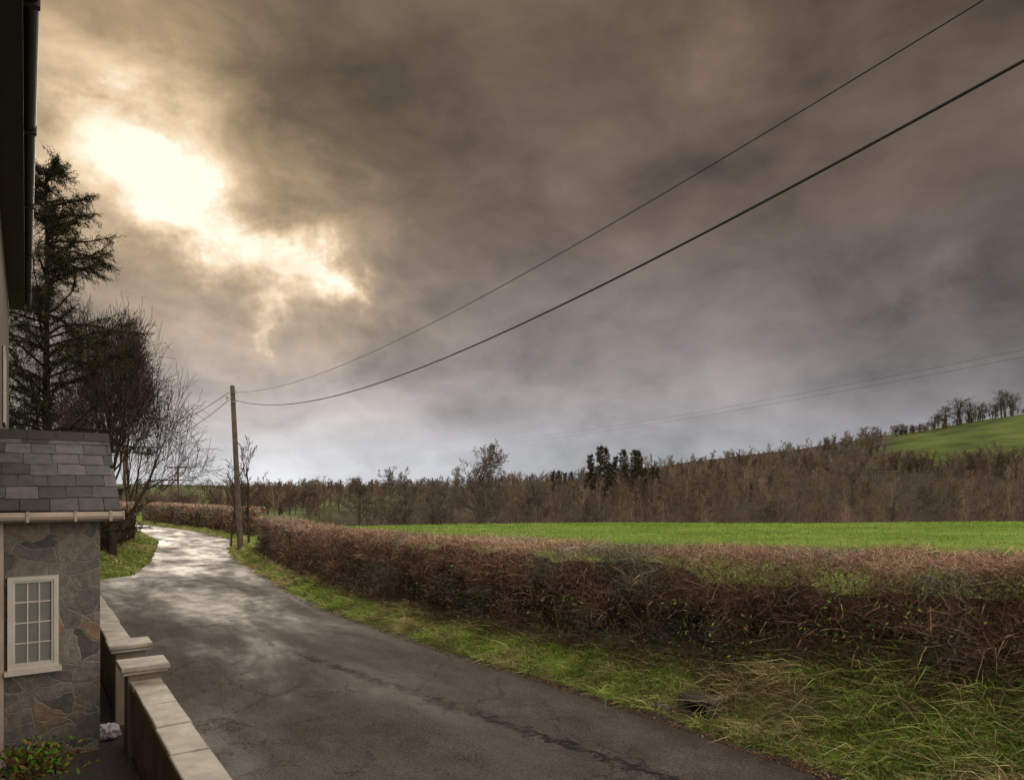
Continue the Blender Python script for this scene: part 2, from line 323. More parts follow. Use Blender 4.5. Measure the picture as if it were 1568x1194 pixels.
for k in range(33): z=1.15+k*.0285; mb.hexa([W(-.124,9.580,z),W(.264,9.580,z),W(.264,9.586,z+.0265),W(-.124,9.586,z+.0265),W(-.124,9.578,z),W(.264,9.578,z),W(.264,9.584,z+.0265),W(-.124,9.584,z+.0265)],1)
for q in ((-.17,-.125,1.1,2.15),(.265,.31,1.1,2.15),(-.125,.265,1.1,1.145),(-.125,.265,2.105,2.15)): mb.box(q[0],q[1],9.52,9.60,q[2],q[3],0)
for q in ((-.124,-.10,1.146,2.104),(.24,.264,1.146,2.104),(-.10,.24,1.146,1.17),(-.10,.24,2.08,2.104)): mb.box(q[0],q[1],9.535,9.57,q[2],q[3],0)
for p_ in (.008,.118): mb.box(p_,p_+.014,9.552,9.566,1.17,2.08,0)
for z_ in (1.385,1.615,1.85): mb.box(-.10,.24,9.554,9.564,z_,z_+.016,0)
mb.hexa([W(-.1,9.567,1.17),W(.24,9.567,1.17),W(.24,9.569,1.17),W(-.1,9.569,1.17),W(-.1,9.567,2.08),W(.24,9.567,2.08),W(.24,9.569,2.08),W(-.1,9.569,2.08)],3)
mb.box(-.20,.34,9.47,9.599,1.05,1.098,0)
mb.build('porch_window',[M_white,M_blind,M_unlit,M_glass],.002,H)
def gwall(name,A0,A1,pil):
    mb=MB(); mb.box(1.03,1.27,A0,A1,-.1,.84,0)
    x=A0
    while x<A1-.05:
        L=min(random.uniform(.75,.95),A1-x); j=random.uniform(-.01,.01)
        mb.box(.99+j,1.31+j,x,x+L-.012,.842,.905+j*.5,1,jit=.006); x+=L
    pA=pil; mb.box(.97,1.33,pA-.18,pA+.18,-.1,.97,0); mb.box(.91,1.39,pA-.24,pA+.24,.972,1.01,1); mb.box(.89,1.41,pA-.26,pA+.26,1.012,1.075,1,jit=.005)
    return mb.build(name,[M_render,M_coping],.014)
gwall('garden_wall',-4,9.1,9.3); gwall('garden_wall',10.85,19.3,10.66)
pl_e=empty('potted_plant')
mb=MB(); mb.box(-.12,.22,7.5,7.95,0,.5,0); mb.box(-.15,.25,7.46,7.49,.38,.54,0); mb.box(-.15,.25,7.96,7.99,.38,.54,0); mb.box(-.15,-.125,7.49,7.96,.38,.54,0); mb.box(.225,.25,7.49,7.96,.38,.54,0)
mb.build('planter',[M_planter],.004,pl_e)
n=900; p=Wn(rng.normal(.05,.15,n),rng.normal(7.72,.16,n),rng.uniform(.45,.76,n)); v,f,c=leaves(p,rng.uniform(.015,.04,n),pick([(.06,.14,.02),(.12,.22,.03),(.12,.05,.03),(.2,.14,.04)],n))
mesh_obj('foliage',v,f,[M_leaf],cols=c,parent=pl_e)
bpy.ops.mesh.primitive_ico_sphere_add(subdivisions=4,radius=.13,location=W(.84,9.95,.10)); ob=bpy.context.object; ob.name='plastic_bag'; ob.data.materials.append(M_bag)
for v_ in ob.data.vertices:
    c_=v_.co; k=1+1.3*(float(fbm(np.array(c_.x*18+9),np.array(c_.y*15+c_.z*13+5),3))-.5); v_.co=c_*k; v_.co.z*=.75
    if v_.co.z<-.09: v_.co.z=-.09
# ---------------- hedges ----------------
PAL_H=[(.28,.15,.11),(.20,.115,.088),(.34,.21,.16),(.17,.125,.095),(.25,.135,.10),(.45,.32,.24),(.30,.22,.155)]
def hedge(name,Aarr,cP,halfw,zt,N,dens=None,wmul=1.0,near=False):
    a0,a1=Aarr[0],Aarr[-1]
    if dens is None: A=rng.uniform(a0,a1,N)
    else:
        grid=np.linspace(a0,a1,400); w=dens(grid); cdf=np.cumsum(w); cdf/=cdf[-1]; A=np.interp(rng.random(N),cdf,grid)
    def ends(A): return np.maximum(ss((A-a1+1.2)/1.2),ss((a0+1.2-A)/1.2))
    def topf(A): return (np.interp(A,Aarr,zt)+.12*(fbm(A*.8,A*0+7)-.5)+.16*(fbm(A*4,A*0+2,2)-.5))-.7*ends(A)**2
    def hwf(A): return np.interp(A,Aarr,halfw)*(1+.4*(fbm(A*.9,A*0+2)-.5))*(1-.5*ends(A))
    cp=np.interp(A,Aarr,cP); hw=hwf(A); top=topf(A)
    u=rng.random(N); face=rng.random(N)
    q=np.where(face<.62,-1+.4*rng.random(N)**1.4, rng.uniform(-1,1,N))
    w0=Wn(cp+hw*q,A,0*A); g=height(w0[:,0],w0[:,1])
    hz=np.where(face>.80,1-.12*rng.random(N),u**.95)
    bul=1+.4*(fbm(A*1.7,hz*3+20,3)-.5)*2*(q<0); P=cp+hw*q*bul
    z=g+.03+(top-g-.03)*hz*(1-.05*np.abs(q)**3)
    hole=fbm(A*1.9,z*2.6+11,3)+ .06*(1-hz); keep=(hole>.39)|(hz>.88)|(rng.random(N)<.25)
    P,A,z,g,hz,q,top=[t[keep] for t in (P,A,z,g,hz,q,top)]; n=len(P)
    p=Wn(P,A,z)
    d=rng.normal(size=(n,3)); d[:,2]=d[:,2]*.75+.45; d=d+np.array([[-C,-S,0.]])*(-q[:,None])*.25
    L=(.07+.27*rng.random(n)**1.5)*np.where(hz>.85,.75,1); dist=np.linalg.norm(p,axis=1); w=np.clip(rng.uniform(.005,.009,n)*np.clip(dist/13,.8,4)*wmul,0,.06)
    d=norm(d); over=np.maximum(z+d[:,2]*L-(top+.04+.28*rng.random(n)**7),0); L=np.maximum(L-over/np.maximum(d[:,2],.3),.05)
    patch=fbm(A*.6+30,z*.9+3,3)[:,None]
    col=pick(PAL_H,n,.35)*(.42+.45*hz+.35*ss((hz-.8)/.2))[:,None]*(.45+1.05*patch)  # twig colour carries the light: lit top brighter, foot darker
    gr=fbm(A*.9+70,z*1.2+8,3); grey=(gr>.58)[:,None]; col=np.where(grey,col.mean(1,keepdims=True)*np.array([[1.15,1.0,.76]]),col)
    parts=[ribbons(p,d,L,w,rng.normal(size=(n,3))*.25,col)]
    m=int((a1-a0)*10); A=rng.uniform(a0,a1-.6,m); P=np.interp(A,Aarr,cP)+np.interp(A,Aarr,halfw)*rng.uniform(-.8,.5,m); w0=Wn(P,A,0*P); g=height(w0[:,0],w0[:,1]); w0[:,2]=g-.05
    d=rng.normal(size=(m,3))*.35; d[:,2]=1; parts.append(ribbons(w0,d,(topf(A)-g)*rng.uniform(.5,.85,m),rng.uniform(.02,.045,m),rng.normal(size=(m,3))*.12,pick([(.09,.07,.05),(.15,.13,.09)],m)))
    if near:
        # dead bramble and twig litter at the hedge foot
        m=22000; A=np.interp(rng.random(m),cdf,grid); nzf=fbm(A*.9+5,A*0+60,3); q=-.9-(.15+1.2*np.clip(nzf-.3,0,1))*rng.random(m)**1.3; P=np.interp(A,Aarr,cP)+np.interp(A,Aarr,halfw)*q; k=P>pr(A)+.35; A,P=A[k],P[k]; m=len(A)
        w0=Wn(P,A,0*P); w0[:,2]=height(w0[:,0],w0[:,1])+.2*rng.random(m)**1.5
        k=np.exp(-(((P-CP+.1)/.4)**2+((A-CA)/.33)**2))<.45; w0=w0[k]; m=len(w0)
        d=rng.normal(size=(m,3)); d[:,2]=np.abs(d[:,2])*.45; dist=np.linalg.norm(w0,axis=1)
        parts.insert(1,ribbons(w0,d,rng.uniform(.06,.24,m),rng.uniform(.005,.009,m)*np.clip(dist/13,.8,4),rng.normal(size=(m,3))*.3,pick([(.16,.10,.07),(.11,.075,.055),(.24,.16,.11),(.08,.055,.04)],m,.35)))
        m=380; A=np.interp(rng.random(m),cdf,grid); A=np.where(rng.random(m)<.6,rng.uniform(a0,9,m),A); P=np.interp(A,Aarr,cP)+np.interp(A,Aarr,halfw)*rng.uniform(-1.1,0,m); w0=Wn(P,A,0*P); g=height(w0[:,0],w0[:,1]); w0[:,2]=g+rng.uniform(.2,.85,m)*(topf(A)-g)
        d=np.array([[-C,-S,.0]])*rng.uniform(.3,1,(m,1))+rng.normal(size=(m,3))*.5; d[:,2]=rng.uniform(.3,1.0,m); b=np.zeros((m,3)); b[:,2]=-rng.uniform(.5,1.2,m)
        L=rng.uniform(.4,.8,m); p=w0; dd=norm(d); Ls=L/5; 
        for k in range(5):
            parts.insert(1,ribbons(p,dd,Ls*1.12,rng.uniform(.006,.010,m),b*0,pick([(.22,.11,.07),(.26,.15,.10),(.33,.24,.15)],m,.2),1,1)); p=p+dd*Ls[:,None]; dd=norm(dd+b*.38)
    m=int(N*.14); A=rng.uniform(a0,a1,m) if dens is None else np.interp(rng.random(m),cdf,grid); q=rng.uniform(-1.15,.1,m); P=np.interp(A,Aarr,cP)+np.interp(A,Aarr,halfw)*q; w0=Wn(P,A,0*P); g=height(w0[:,0],w0[:,1]); t=rng.random(m)**2.0
    ivy=(fbm(A*1.1+12,t*2+31,3)>.53)
    w0[:,2]=g+.02+t*1.2; isg=(ivy&(rng.random(m)<.75)); col=np.where(isg[:,None],pick([(.06,.13,.03),(.10,.18,.04),(.16,.22,.05)],m,.3),pick([(.13,.07,.04),(.22,.13,.07),(.08,.05,.035)],m,.3)); parts.append(leaves(w0,rng.uniform(.012,.030,m)*wmul*np.where(isg,1.4,1),col))
    nl=len(parts)-1; v,f,c,mi=merge(parts)
    As_=np.arange(a0+1.1,a1-1.1,.25); prof=[(-.5,.0),(-.58,.35),(-.5,.7),(-.3,.82),(.4,.82),(.7,.6),(.7,0)]; rows=[]
    fac=np.interp(As_,[5,9],[.62,1]) if near else 1
    fac=fac*(1-.8*np.maximum(ss((As_-a1+2.4)/1.1),ss((a0+2.4-As_)/1.1)))
    for (qq,hh) in prof:
        P=np.interp(As_,Aarr,cP)+np.interp(As_,Aarr,halfw)*qq*(1+.5*(fbm(As_*2,As_*0+hh*9)-.5)); w0=Wn(P,As_,0*P); g=height(w0[:,0],w0[:,1]); w0[:,2]=g-.05*(hh==0)+(np.interp(As_,Aarr,zt)-g)*hh*fac*(1+.35*(fbm(As_*1.5+5,As_*0+hh*5)-.6)); rows.append(w0)
    cv=np.stack(rows,1); k=len(prof); nn=len(As_); cv=cv.reshape(-1,3); ii=np.arange(nn*k).reshape(nn,k); cf=np.stack([ii[:-1,:-1],ii[:-1,1:],ii[1:,1:],ii[1:,:-1]],-1).reshape(-1,4)
    tri=np.concatenate([cf[:,[0,1,2]],cf[:,[0,2,3]]],0)
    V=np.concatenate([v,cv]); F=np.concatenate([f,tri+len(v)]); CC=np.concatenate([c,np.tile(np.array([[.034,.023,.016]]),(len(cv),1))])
    mi=np.concatenate([(mi==nl)*1,np.zeros(len(tri),int)])
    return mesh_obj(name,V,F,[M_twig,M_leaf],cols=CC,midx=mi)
HA=np.array([-4,3,6,9,15,20,27,34.5]); off=np.array([2.8,2.6,2.05,1.65,1.5,1.5,1.55,1.7])
hedge('hedge',HA,pr(HA)+off,np.array([1.05,1.05,.95,.8,.72,.7,.7,.7]),np.array([2.44,2.38,2.26,2.18,2.06,1.98,1.95,2.0]),230000,lambda a:1/np.clip(a+3,7,60)**1.2,near=True)
HB=np.array([48,56,62,72,84.]); hedge('hedge',HB,pr(HB)+1.9,HB*0+.8,HB*0+2.1,22000,wmul=1.5)
HL=np.array([28.5,30.5,34,40,48,58,70,84.]); hedge('hedge',HL,pl(HL)-np.array([2.6,2.7,2.5,2.1,1.8,1.7,1.7,1.7]),HL*0+.75,np.array([2.3,2.6,2.65,2.6,2.5,2.4,2.3,2.2]),30000,wmul=1.5)
# ---------------- grass ----------------
GP=[(.19,.27,.05),(.26,.34,.08),(.13,.20,.04),(.33,.38,.13)]
def grass(A,P,hmin,hmax,wmul=1,straw=0):
    w0=Wn(P,A,0*P); x,y=w0[:,0],w0[:,1]
    k=np.exp(-(((P-CP+.1)/.4)**2+((A-CA)/.33)**2))<.45; A,P,w0,x,y=A[k],P[k],w0[k],x[k],y[k]
    w0[:,2]=height(x,y)-.01; n=len(A); cl=fbm(x*2.1,y*2.1,3); st=fbm(x*.9+40,y*.9,3); tf=ss((fbm(x*4.5+3,y*4.5,2)-.35)/.35)
    dist=np.hypot(x,y); L=(hmin+(hmax-hmin)*rng.random(n)**1.6)*(.3+.9*cl+.7*tf); d=rng.normal(size=(n,3))*.4; d[:,2]=1; d[:,:2]+=np.array([-C,-S])*.25
    bend=rng.normal(size=(n,3))*.45; bend[:,2]=-.3-.4*rng.random(n); bend[:,:2]+=np.array([-C,-S])*.3
    g=pick(GP,n,.22); s=pick([(.46,.36,.21),(.34,.25,.14),(.36,.36,.16)],n,.2)
    t=(rng.random(n)<ss((st-.44)/.2)*.75+.09+straw)[:,None]; col=np.where(t,s,g)*(.4+.7*cl+.6*tf)[:,None]
    wd=rng.uniform(.006,.013,n)*np.clip(dist/11,.9,4)*wmul
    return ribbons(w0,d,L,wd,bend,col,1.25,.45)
def sampA(a0,a1,n,p=1.4):
    g=np.linspace(a0,a1,400); w=1/np.clip(g+3,6,80)**p; c=np.cumsum(w); c/=c[-1]; return np.interp(rng.random(n),c,g)
A=sampA(-3,36,140000); wd=np.interp(A,[3,6,9,34],[2.4,1.7,1.15,1.0]); u=rng.random(len(A)); P=pr(A)+.02+wd*u
prob=np.where(A>6.5,1-.9*ss((u-.6)/.3),1)*(.22+1.7*ss((fbm(A*1.2,P*1.2+5)-.33)/.22)); k=rng.random(len(A))<prob
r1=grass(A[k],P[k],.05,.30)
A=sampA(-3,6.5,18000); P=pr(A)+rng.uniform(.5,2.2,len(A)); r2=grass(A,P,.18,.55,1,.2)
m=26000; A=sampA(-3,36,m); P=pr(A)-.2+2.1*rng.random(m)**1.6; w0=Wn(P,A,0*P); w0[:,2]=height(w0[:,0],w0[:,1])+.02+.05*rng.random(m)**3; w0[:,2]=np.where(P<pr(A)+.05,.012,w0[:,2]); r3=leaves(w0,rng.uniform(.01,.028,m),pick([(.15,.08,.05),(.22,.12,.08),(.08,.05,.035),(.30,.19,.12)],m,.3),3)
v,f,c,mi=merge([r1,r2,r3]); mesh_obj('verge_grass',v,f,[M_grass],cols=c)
m=22000; A=rng.uniform(28.6,64,m); P=pl(A)-1.9*rng.random(m); r=grass(A,P,.06,.3); mesh_obj('verge_grass',*r[:2],[M_grass],cols=r[2])
m=12000; A=rng.uniform(36,82,m); P=pr(A)+.05+1.2*rng.random(m); r=grass(A,P,.06,.2); mesh_obj('verge_grass',*r[:2],[M_grass],cols=r[2])
m=90000; y=14+56*rng.random(m)**.8; x=y*rng.uniform(-.45,.95,m); P=x*C+y*S; A=-x*S+y*C; k=(P>pr(A)+3.2); P,A,x,y=P[k],A[k],x[k],y[k]
w0=Wn(P,A,0*P); w0[:,2]=height(x,y)-.01; n=len(x); d=rng.normal(size=(n,3))*.35; d[:,2]=1
r=ribbons(w0,d,rng.uniform(.04,.12,n)*(.5+1.1*fbm(x*.6,y*.6)),.012*np.clip(y/15,1,5),rng.normal(size=(n,3))*.3,pick([(.14,.225,.035),(.20,.285,.055),(.12,.19,.03)],n,.3)*(.45+1.1*fbm(x*.15,y*.4))[:,None])
mesh_obj('field_grass',*r[:2],[M_grass],cols=r[2])
# culvert
mb=MB()
mb.box(CP+.12,CP+.5,CA-.2,CA+.2,-.1,.15,1); mb.box(CP-.1,CP+.5,CA-.36,CA-.21,-.08,.16,0,jit=.03); mb.box(CP-.06,CP+.5,CA+.21,CA+.36,-.08,.15,0,jit=.03)  # first box is a dark fill, shade of the recess given as colour
mb.box(CP-.08,CP+.28,CA-.34,CA-.08,.165,.23,0,jit=.025); mb.box(CP-.05,CP+.3,CA-.06,CA+.33,.165,.215,0,jit=.025); mb.box(CP-.35,CP-.2,CA+.3,CA+.5,-.05,.07,0,jit=.03)
mb.build('stone_culvert',[M_culv,M_unlit],.03)
# ---------------- trees ----------------
def baretree(Ht,spread=1.0,levels=5,r0=.2,kids=(7,5,4,4,3),lratio=.62,start=.25,seed=1,up=.25,gn=.18,ns_=(6,4,4,2,2,2),trunk=.72):
    R=np.random.default_rng(seed); segs=[]
    def br(p,d,L,r,lv):
        ns=ns_[lv]; pts=[p]; dirs=[d]; q=p.copy(); dd=d.copy()
        for i in range(ns):
            dd=dd+R.normal(size=3)*(gn if lv>0 else .05); dd[2]+=up*(.25 if lv>0 else .3)*(1 if lv<4 else .4); dd/=np.linalg.norm(dd)
            q2=q+dd*L/ns; ra=r*(1-.75*i/ns); rb=r*(1-.75*(i+1)/ns); segs.append((*q,*q2,ra,rb)); q=q2; pts.append(q); dirs.append(dd.copy())
        if lv>=levels: return
        nk=kids[lv]; nk=max(2,nk+R.integers(-1,2))
        for j in range(nk):
            t=(start if lv==0 else .2)+(1-(start if lv==0 else .2))*((j+R.random())/nk); t=min(t,.999); i=int(t*ns); fr=t*ns-i; pp=pts[i]*(1-fr)+pts[i+1]*fr; bd=dirs[i+1]
            ax=R.normal(size=3); ax-=bd*ax.dot(bd); ax/=np.linalg.norm(ax); ang=math.radians(R.uniform(28,62))*spread; nd_=bd*math.cos(ang)+ax*math.sin(ang)
            br(pp,nd_,L*lratio*R.uniform(.75,1.15)*(1.15-.5*t if lv==0 else 1.1-.35*t),max(r*(1-.75*t)*.62,.004),lv+1)
    br(np.zeros(3),np.array([0,0,1.]),Ht*trunk,r0,0); s=np.array(segs); s[:,:6]*=Ht/max(s[:,5].max(),.1); return s
def treemesh(name,s,thr=.03,col=(.05,.036,.028),tcol=(.07,.048,.038),minr=.006):
    s=s.copy(); s[:,6:8]=np.maximum(s[:,6:8],minr); big=s[s[:,6]>=thr]; sm=s[s[:,6]<thr]; vb,fb=tubes(big,6) if len(big) else (np.zeros((0,3)),np.zeros((0,4),int)); vs,fs=tubes(sm,3)
    V=np.concatenate([vb,vs]); F=np.concatenate([fb,fs+len(vb)]); c=np.concatenate([np.tile(col,(len(vb),1)),np.tile(tcol,(len(vs),1))*rng.uniform(.7,1.35,(len(vs),1))])
    return V,F,c
def place(name,V,F,c,loc,mat=M_twig,rot=0):
    ob=mesh_obj(name,V,F,[mat],cols=c); ob.location=loc; ob.rotation_euler[2]=rot; return ob
def gz(x,y): return float(height(np.array([float(x)]),np.array([float(y)]))[0])
# large bare tree beyond the cottage, even rounded crown, no twigs below head height
s=baretree(12.0,.85,5,.24,(9,8,6,5,3),.78,.12,seed=14,up=.30,gn=.13,trunk=.42)
s[:,[0,1,3,4]]*=min(1.15,3.5/np.percentile(np.hypot(s[:,3],s[:,4]),97)); s=s[(s[:,5]>3.4)|(s[:,6]>.09)]; s=s[(s[:,2]>3.0)|(np.hypot(s[:,0],s[:,1])<1.3)]
V,F,c=treemesh('t',s,minr=.0075,tcol=(.055,.042,.034)); place('bare_tree',V,F,c,(-17.6,30,-.1),rot=.6)
s=baretree(9.5,.9,5,.14,(9,6,5,4,3),.55,.15,seed=9,up=.3); V,F,c=treemesh('t',s,minr=.007); place('bare_tree',V,F,c,(-19.6,28.5,.2),rot=1)
def conifer(Ht,Rb,seed,nb=90,nl=50000,leafs=.05,droop=.5,sw=.022,gap=0):
    R=np.random.default_rng(seed); segs=[]
    for i in range(10): segs.append((0,0,Ht*i/10,0,0,Ht*(i+1)/10,.22*(1-i/10.5),.22*(1-(i+1)/10.5)))
    lp=[]
    for i in range(nb):
        t=.06+.93*(i/nb)**.9; z=Ht*t; L=Rb*(1-t)**.6*R.uniform(.4,1.35)+.35; a=R.uniform(0,2*math.pi); q=np.array([0,0,z]); d=np.array([math.cos(a),math.sin(a),R.uniform(.3,1.0)]); d/=np.linalg.norm(d); n=6
        for k in range(n):
            d=d+np.array([0,0,-.12*droop if k<4 else .14])+R.normal(size=3)*.14; d/=np.linalg.norm(d); q2=q+d*L/n; segs.append((*q,*q2,.035*(1-k/n)+.008,.035*(1-(k+1)/n)+.008))
            for j in range(3):
                sd=d*.6+R.normal(size=3)*.5+np.array([0,0,-.35]); sd/=np.linalg.norm(sd); SL=R.uniform(.25,.85)*(1.1-k/n*.5); q3=q+sd*SL; segs.append((*q,*q3,.01,.005)); 
                if k>=gap: lp.append((q,q3))
            if k>=gap: lp.append((q,q2))
            q=q2
    lp=np.array(lp); idx=R.integers(0,len(lp),nl); t=R.random((nl,1)); p=lp[idx,0]*(1-t)+lp[idx,1]*t+R.normal(size=(nl,3))*.05; d=norm(lp[idx,1]-lp[idx,0])+R.normal(size=(nl,3))*.6+np.array([0,0,-.25])
    col=pick([(.026,.032,.016),(.035,.038,.02),(.02,.022,.014),(.055,.045,.025)],nl,.3)
    r=ribbons(p,d,R.uniform(.5,1.3,nl)*leafs*3,np.full(nl,sw),R.normal(size=(nl,3))*.2,col)
    V,F=tubes(segs,4); Ft=np.concatenate([F[:,[0,1,2]],F[:,[0,2,3]]]); 
    return np.concatenate([r[0],V]),np.concatenate([r[1],Ft+len(r[0])]),np.concatenate([r[2],np.tile([(.03,.022,.017)],(len(V),1))])
V,F,c=conifer(13.7,3.9,11,nb=125,nl=60000,gap=1,sw=.02); place('conifer_tree',V,F,c,(-15.0,22.0,0),M_leaf)
s=baretree(6.2,.5,4,.07,(10,5,4,3),.5,.12,seed=31,up=.5); V,F,c=treemesh('t',s,minr=.008); place('bare_sapling',V,F,c,(-14.5,37.6,.2))
s=baretree(4.6,.5,4,.05,(10,5,4,3),.5,.1,seed=32,up=.5); V,F,c=treemesh('t',s,minr=.008); place('bare_sapling',V,F,c,(-15.4,37.4,.2))
defs=[(-4,86,10.0,.95,52,.42,.019),(-14.5,92,6.8,.9,42,.2,.018),(-22,98,5.6,.85,43,.2,.018),(3,90,6.2,.85,44,.18,.018),(-9.5,88,5.6,.9,47,.18,.018),(9,92,5.4,.9,46,.2,.018),(-30,100,4.8,.9,48,.16,.018),(36,92,4.8,1.0,49,.2,.018),(60,95,6.0,1.0,50,.2,.018)]
for (x,y,tz,sp,sd,rr,mr) in defs:
    z=gz(x,y); s=baretree(tz-z+.2,sp,5,rr,(11,7,5,4,3),.54,.22,seed=sd,up=.26,gn=.14); V,F,c=treemesh('t',s,minr=mr,thr=.07,col=(.075,.075,.048),tcol=(.115,.092,.072)); place('bare_tree',V,F,c,(x,y,z-.2))
# woodland: one mesh of many low-detail bare trees
def lowtree(s):
    p0=s[:,:3];p1=s[:,3:6];r0=s[:,6:7];r1=s[:,7:8]; d=norm(p1-p0)
    side=norm(np.cross(d,rng.normal(size=p0.shape))); thick=(s[:,6]>.055)
    def quad(k,sd): return np.stack([p0[k]-sd[k]*r0[k],p0[k]+sd[k]*r0[k],p1[k]+sd[k]*r1[k],p1[k]-sd[k]*r1[k]],1)
    sd2=np.cross(d,side); T=~thick; q=np.concatenate([quad(thick,side),quad(thick,sd2)])
    return q,p0[T],p1[T],side[T]
variants=[]
for k in range(10):
    s=baretree(10,.75+.15*(k%4),3,.17,(13,7,8),.36+.03*(k%3),.14+.12*(k%2),seed=60+k,up=.42,ns_=(5,3,2,1,1)); variants.append(lowtree(s))
TR=[];TC=[]
PAL_W=np.array([(.85,.72,.68),(1.1,.90,.80),(.78,.76,.64),(1.3,1.18,1.05),(.66,.58,.54),(1.0,.80,.78),(.85,.86,.68)])
def addtree(x,y,h,wx=1,tint=None):
    q,a0,a1,sd=variants[random.randrange(10)]; a=random.uniform(0,6.28); ca,sa=math.cos(a),math.sin(a); k=h*random.uniform(.8,1.25)*wx; R=.024*max(1,y/120)/max(k,.2)
    tri=np.stack([a0-sd*R,a0+sd*R,a1+sd*R*.3],1); tr=np.concatenate([q[:,[0,1,2]],q[:,[0,2,3]],tri])
    col=np.concatenate([np.tile([(.15,.14,.115)],(2*len(q),1)),np.tile([(.122,.10,.083)],(len(tri),1))*rng.uniform(.7,1.3,(len(tri),1))])
    t=np.empty_like(tr); t[...,0]=(tr[...,0]*ca-tr[...,1]*sa)*k+x; t[...,1]=(tr[...,0]*sa+tr[...,1]*ca)*k+y; t[...,2]=tr[...,2]*h+gz(x,y)-.3
    TR.append(t.astype(np.float32)); 
    if tint is None:
        pv=float(fbm(np.array(x*.02+7),np.array(y*.015+2),3)); tint=PAL_W[int(np.clip((pv-.25)*2*7+random.gauss(0,1.3),0,6))]*random.uniform(.55,1.5)
    TC.append(col*tint)
for _ in range(3400):
    y=84+331*random.random()**.85; x=y*random.uniform(-.42,.92)
    if is_green_hill(np.array(x),np.array(y)): continue
    if random.random()> min(1,.42+y/450): continue
    gap=float(fbm(np.array(x*.03+50),np.array(y*.02+9),3))
    h=random.choice([random.uniform(.35,.7),random.uniform(.6,.95),random.uniform(.95,1.35)])*np.interp(y,[84,110,200,400],[.75,.85,.92,.75])*(.5+.95*gap); h*=float(np.interp(x/y,[-.42,-.25,-.1,.1,.2],[.45,.6,.75,.92,1])); addtree(x,y,h,1.1)
for _ in range(420):
    y=random.choice([95,130,180,260])+random.uniform(-4,4); x=y*random.uniform(-.75,-.28)
    if -x*S+y*C<86 and x*C+y*S>0: continue
    addtree(x,y,random.uniform(.2,.42)*float(np.interp(y,[95,260],[1,1.5])),1.6)
for (u_,h) in ((.62,1.1),(.635,1.5),(.655,1.8),(.67,1.5),(.685,1.2),(.705,1.0),(.72,1.7),(.735,1.5),(.6,.6),(.587,.6),(.575,.7),(.56,.8),(.78,1.4),(.8,1.1)):
    for q in range(4): addtree(398*u_+random.uniform(-2,2),398,h*random.uniform(.85,1),1.7,np.array((.6,.6,.5)))
for _ in range(70):
    y=random.uniform(392,402); addtree(y*random.uniform(.555,.80),y,random.uniform(.3,.5),1.5)
for _ in range(200):
    u_=random.uniform(.54,.95); y=296-200*(u_-.55)+random.uniform(-12,4); addtree(y*u_,y,random.uniform(.4,1.0),1.3)
T=np.concatenate(TR).reshape(-1,3); CC=np.repeat(np.concatenate(TC),3,0); F=np.arange(len(T)).reshape(-1,3)
mesh_obj('distant_woodland',T,F,[M_twig],cols=CC)
cm=[conifer(13,2.1,80+k,nb=55,nl=2500,leafs=.14,droop=.9,sw=.15) for k in range(2)]; parts=[]
def addcon(x,y,h):
    V,F,c=cm[random.randrange(2)]; V=V*h; V=V+np.array([x,y,gz(x,y)-.2]); parts.append((V,F,c*1.3))
for i in range(18):
    t=i/17; y=250+random.uniform(-12,12); addcon(y*(.112+t*.10+random.uniform(-.007,.007)),y,random.choice([1.05,1.3,1.55])*(1-.2*t)+.1)
for u_ in (.06,.068,.078,.086): addcon(250*u_,250,random.uniform(.9,1.15))
for u_ in (-.205,.35,.50): addcon(230*u_,230,random.uniform(.4,.6))
v,f,c,mi=merge(parts); mesh_obj('distant_conifers',v,f,[M_leaf],cols=c)
# ---------------- poles and cables ----------------
def pole(name,x,y,top,r=.14,cross=False,lean=0):
    z=gz(x,y); mb=MB(); n=6; L=top-z+.3
    mb.tube([(x+lean*i/n,y,z-.3+L*i/n,x+lean*(i+1)/n,y,z-.3+L*(i+1)/n,r*(1-.28*i/n),r*(1-.28*(i+1)/n)) for i in range(n)],12)
    mb.hexa([(x+lean-r*.5,y-r*.5,top-.02),(x+lean+r*.5,y-r*.5,top-.02),(x+lean+r*.5,y+r*.5,top-.02),(x+lean-r*.5,y+r*.5,top-.02),(x+lean-r*.2,y-r*.2,top+.05),(x+lean+r*.2,y-r*.2,top+.05),(x+lean+r*.2,y+r*.2,top+.05),(x+lean-r*.2,y+r*.2,top+.05)],0)
    if cross:
        mb.hexa([(x-1.3,y-.12,top-.35),(x+1.3,y-.12,top-.35),(x+1.3,y,top-.35),(x-1.3,y,top-.35),(x-1.3,y-.12,top-.15),(x+1.3,y-.12,top-.15),(x+1.3,y,top-.15),(x-1.3,y,top-.15)],0)
        for q in (-1.1,0,1.1): mb.tube([(x+q,y-.05,top-.15,x+q,y-.05,top+.2,.07,.05)],8,1)
    else:
        for q,s_ in ((.35,1),(.65,-1),(.85,1)): mb.tube([(x+lean,y-.1,top-q,x+lean+.24*s_,y-.16,top-q,.025,.02),(x+lean+.24*s_,y-.16,top-q-.06,x+lean+.24*s_,y-.16,top-q+.1,.05,.035)],8,1)
    return mb.build(name,[M_pole,M_cer])
pole('utility_pole',-14.3,36,8.75,.16,lean=-.45); pole('utility_pole',10.6,-3.2,8.9,.15); pole('utility_pole',-31.5,55.5,7.9,.16); pole('utility_pole',-46,94,6.9,.17,cross=True)
def cable(name,a,b,sag,r,t1=1.0,n=60):
    a=np.array(a);b=np.array(b); pts=[]
    for i in range(n+1):
        t=t1*i/n; p=a+(b-a)*t; p[2]-=4*sag*t*(1-t); pts.append(p)
    mb=MB(); mb.tube([(*pts[i],*pts[i+1],r,r) for i in range(n)],6); return mb.build(name,[M_cable])
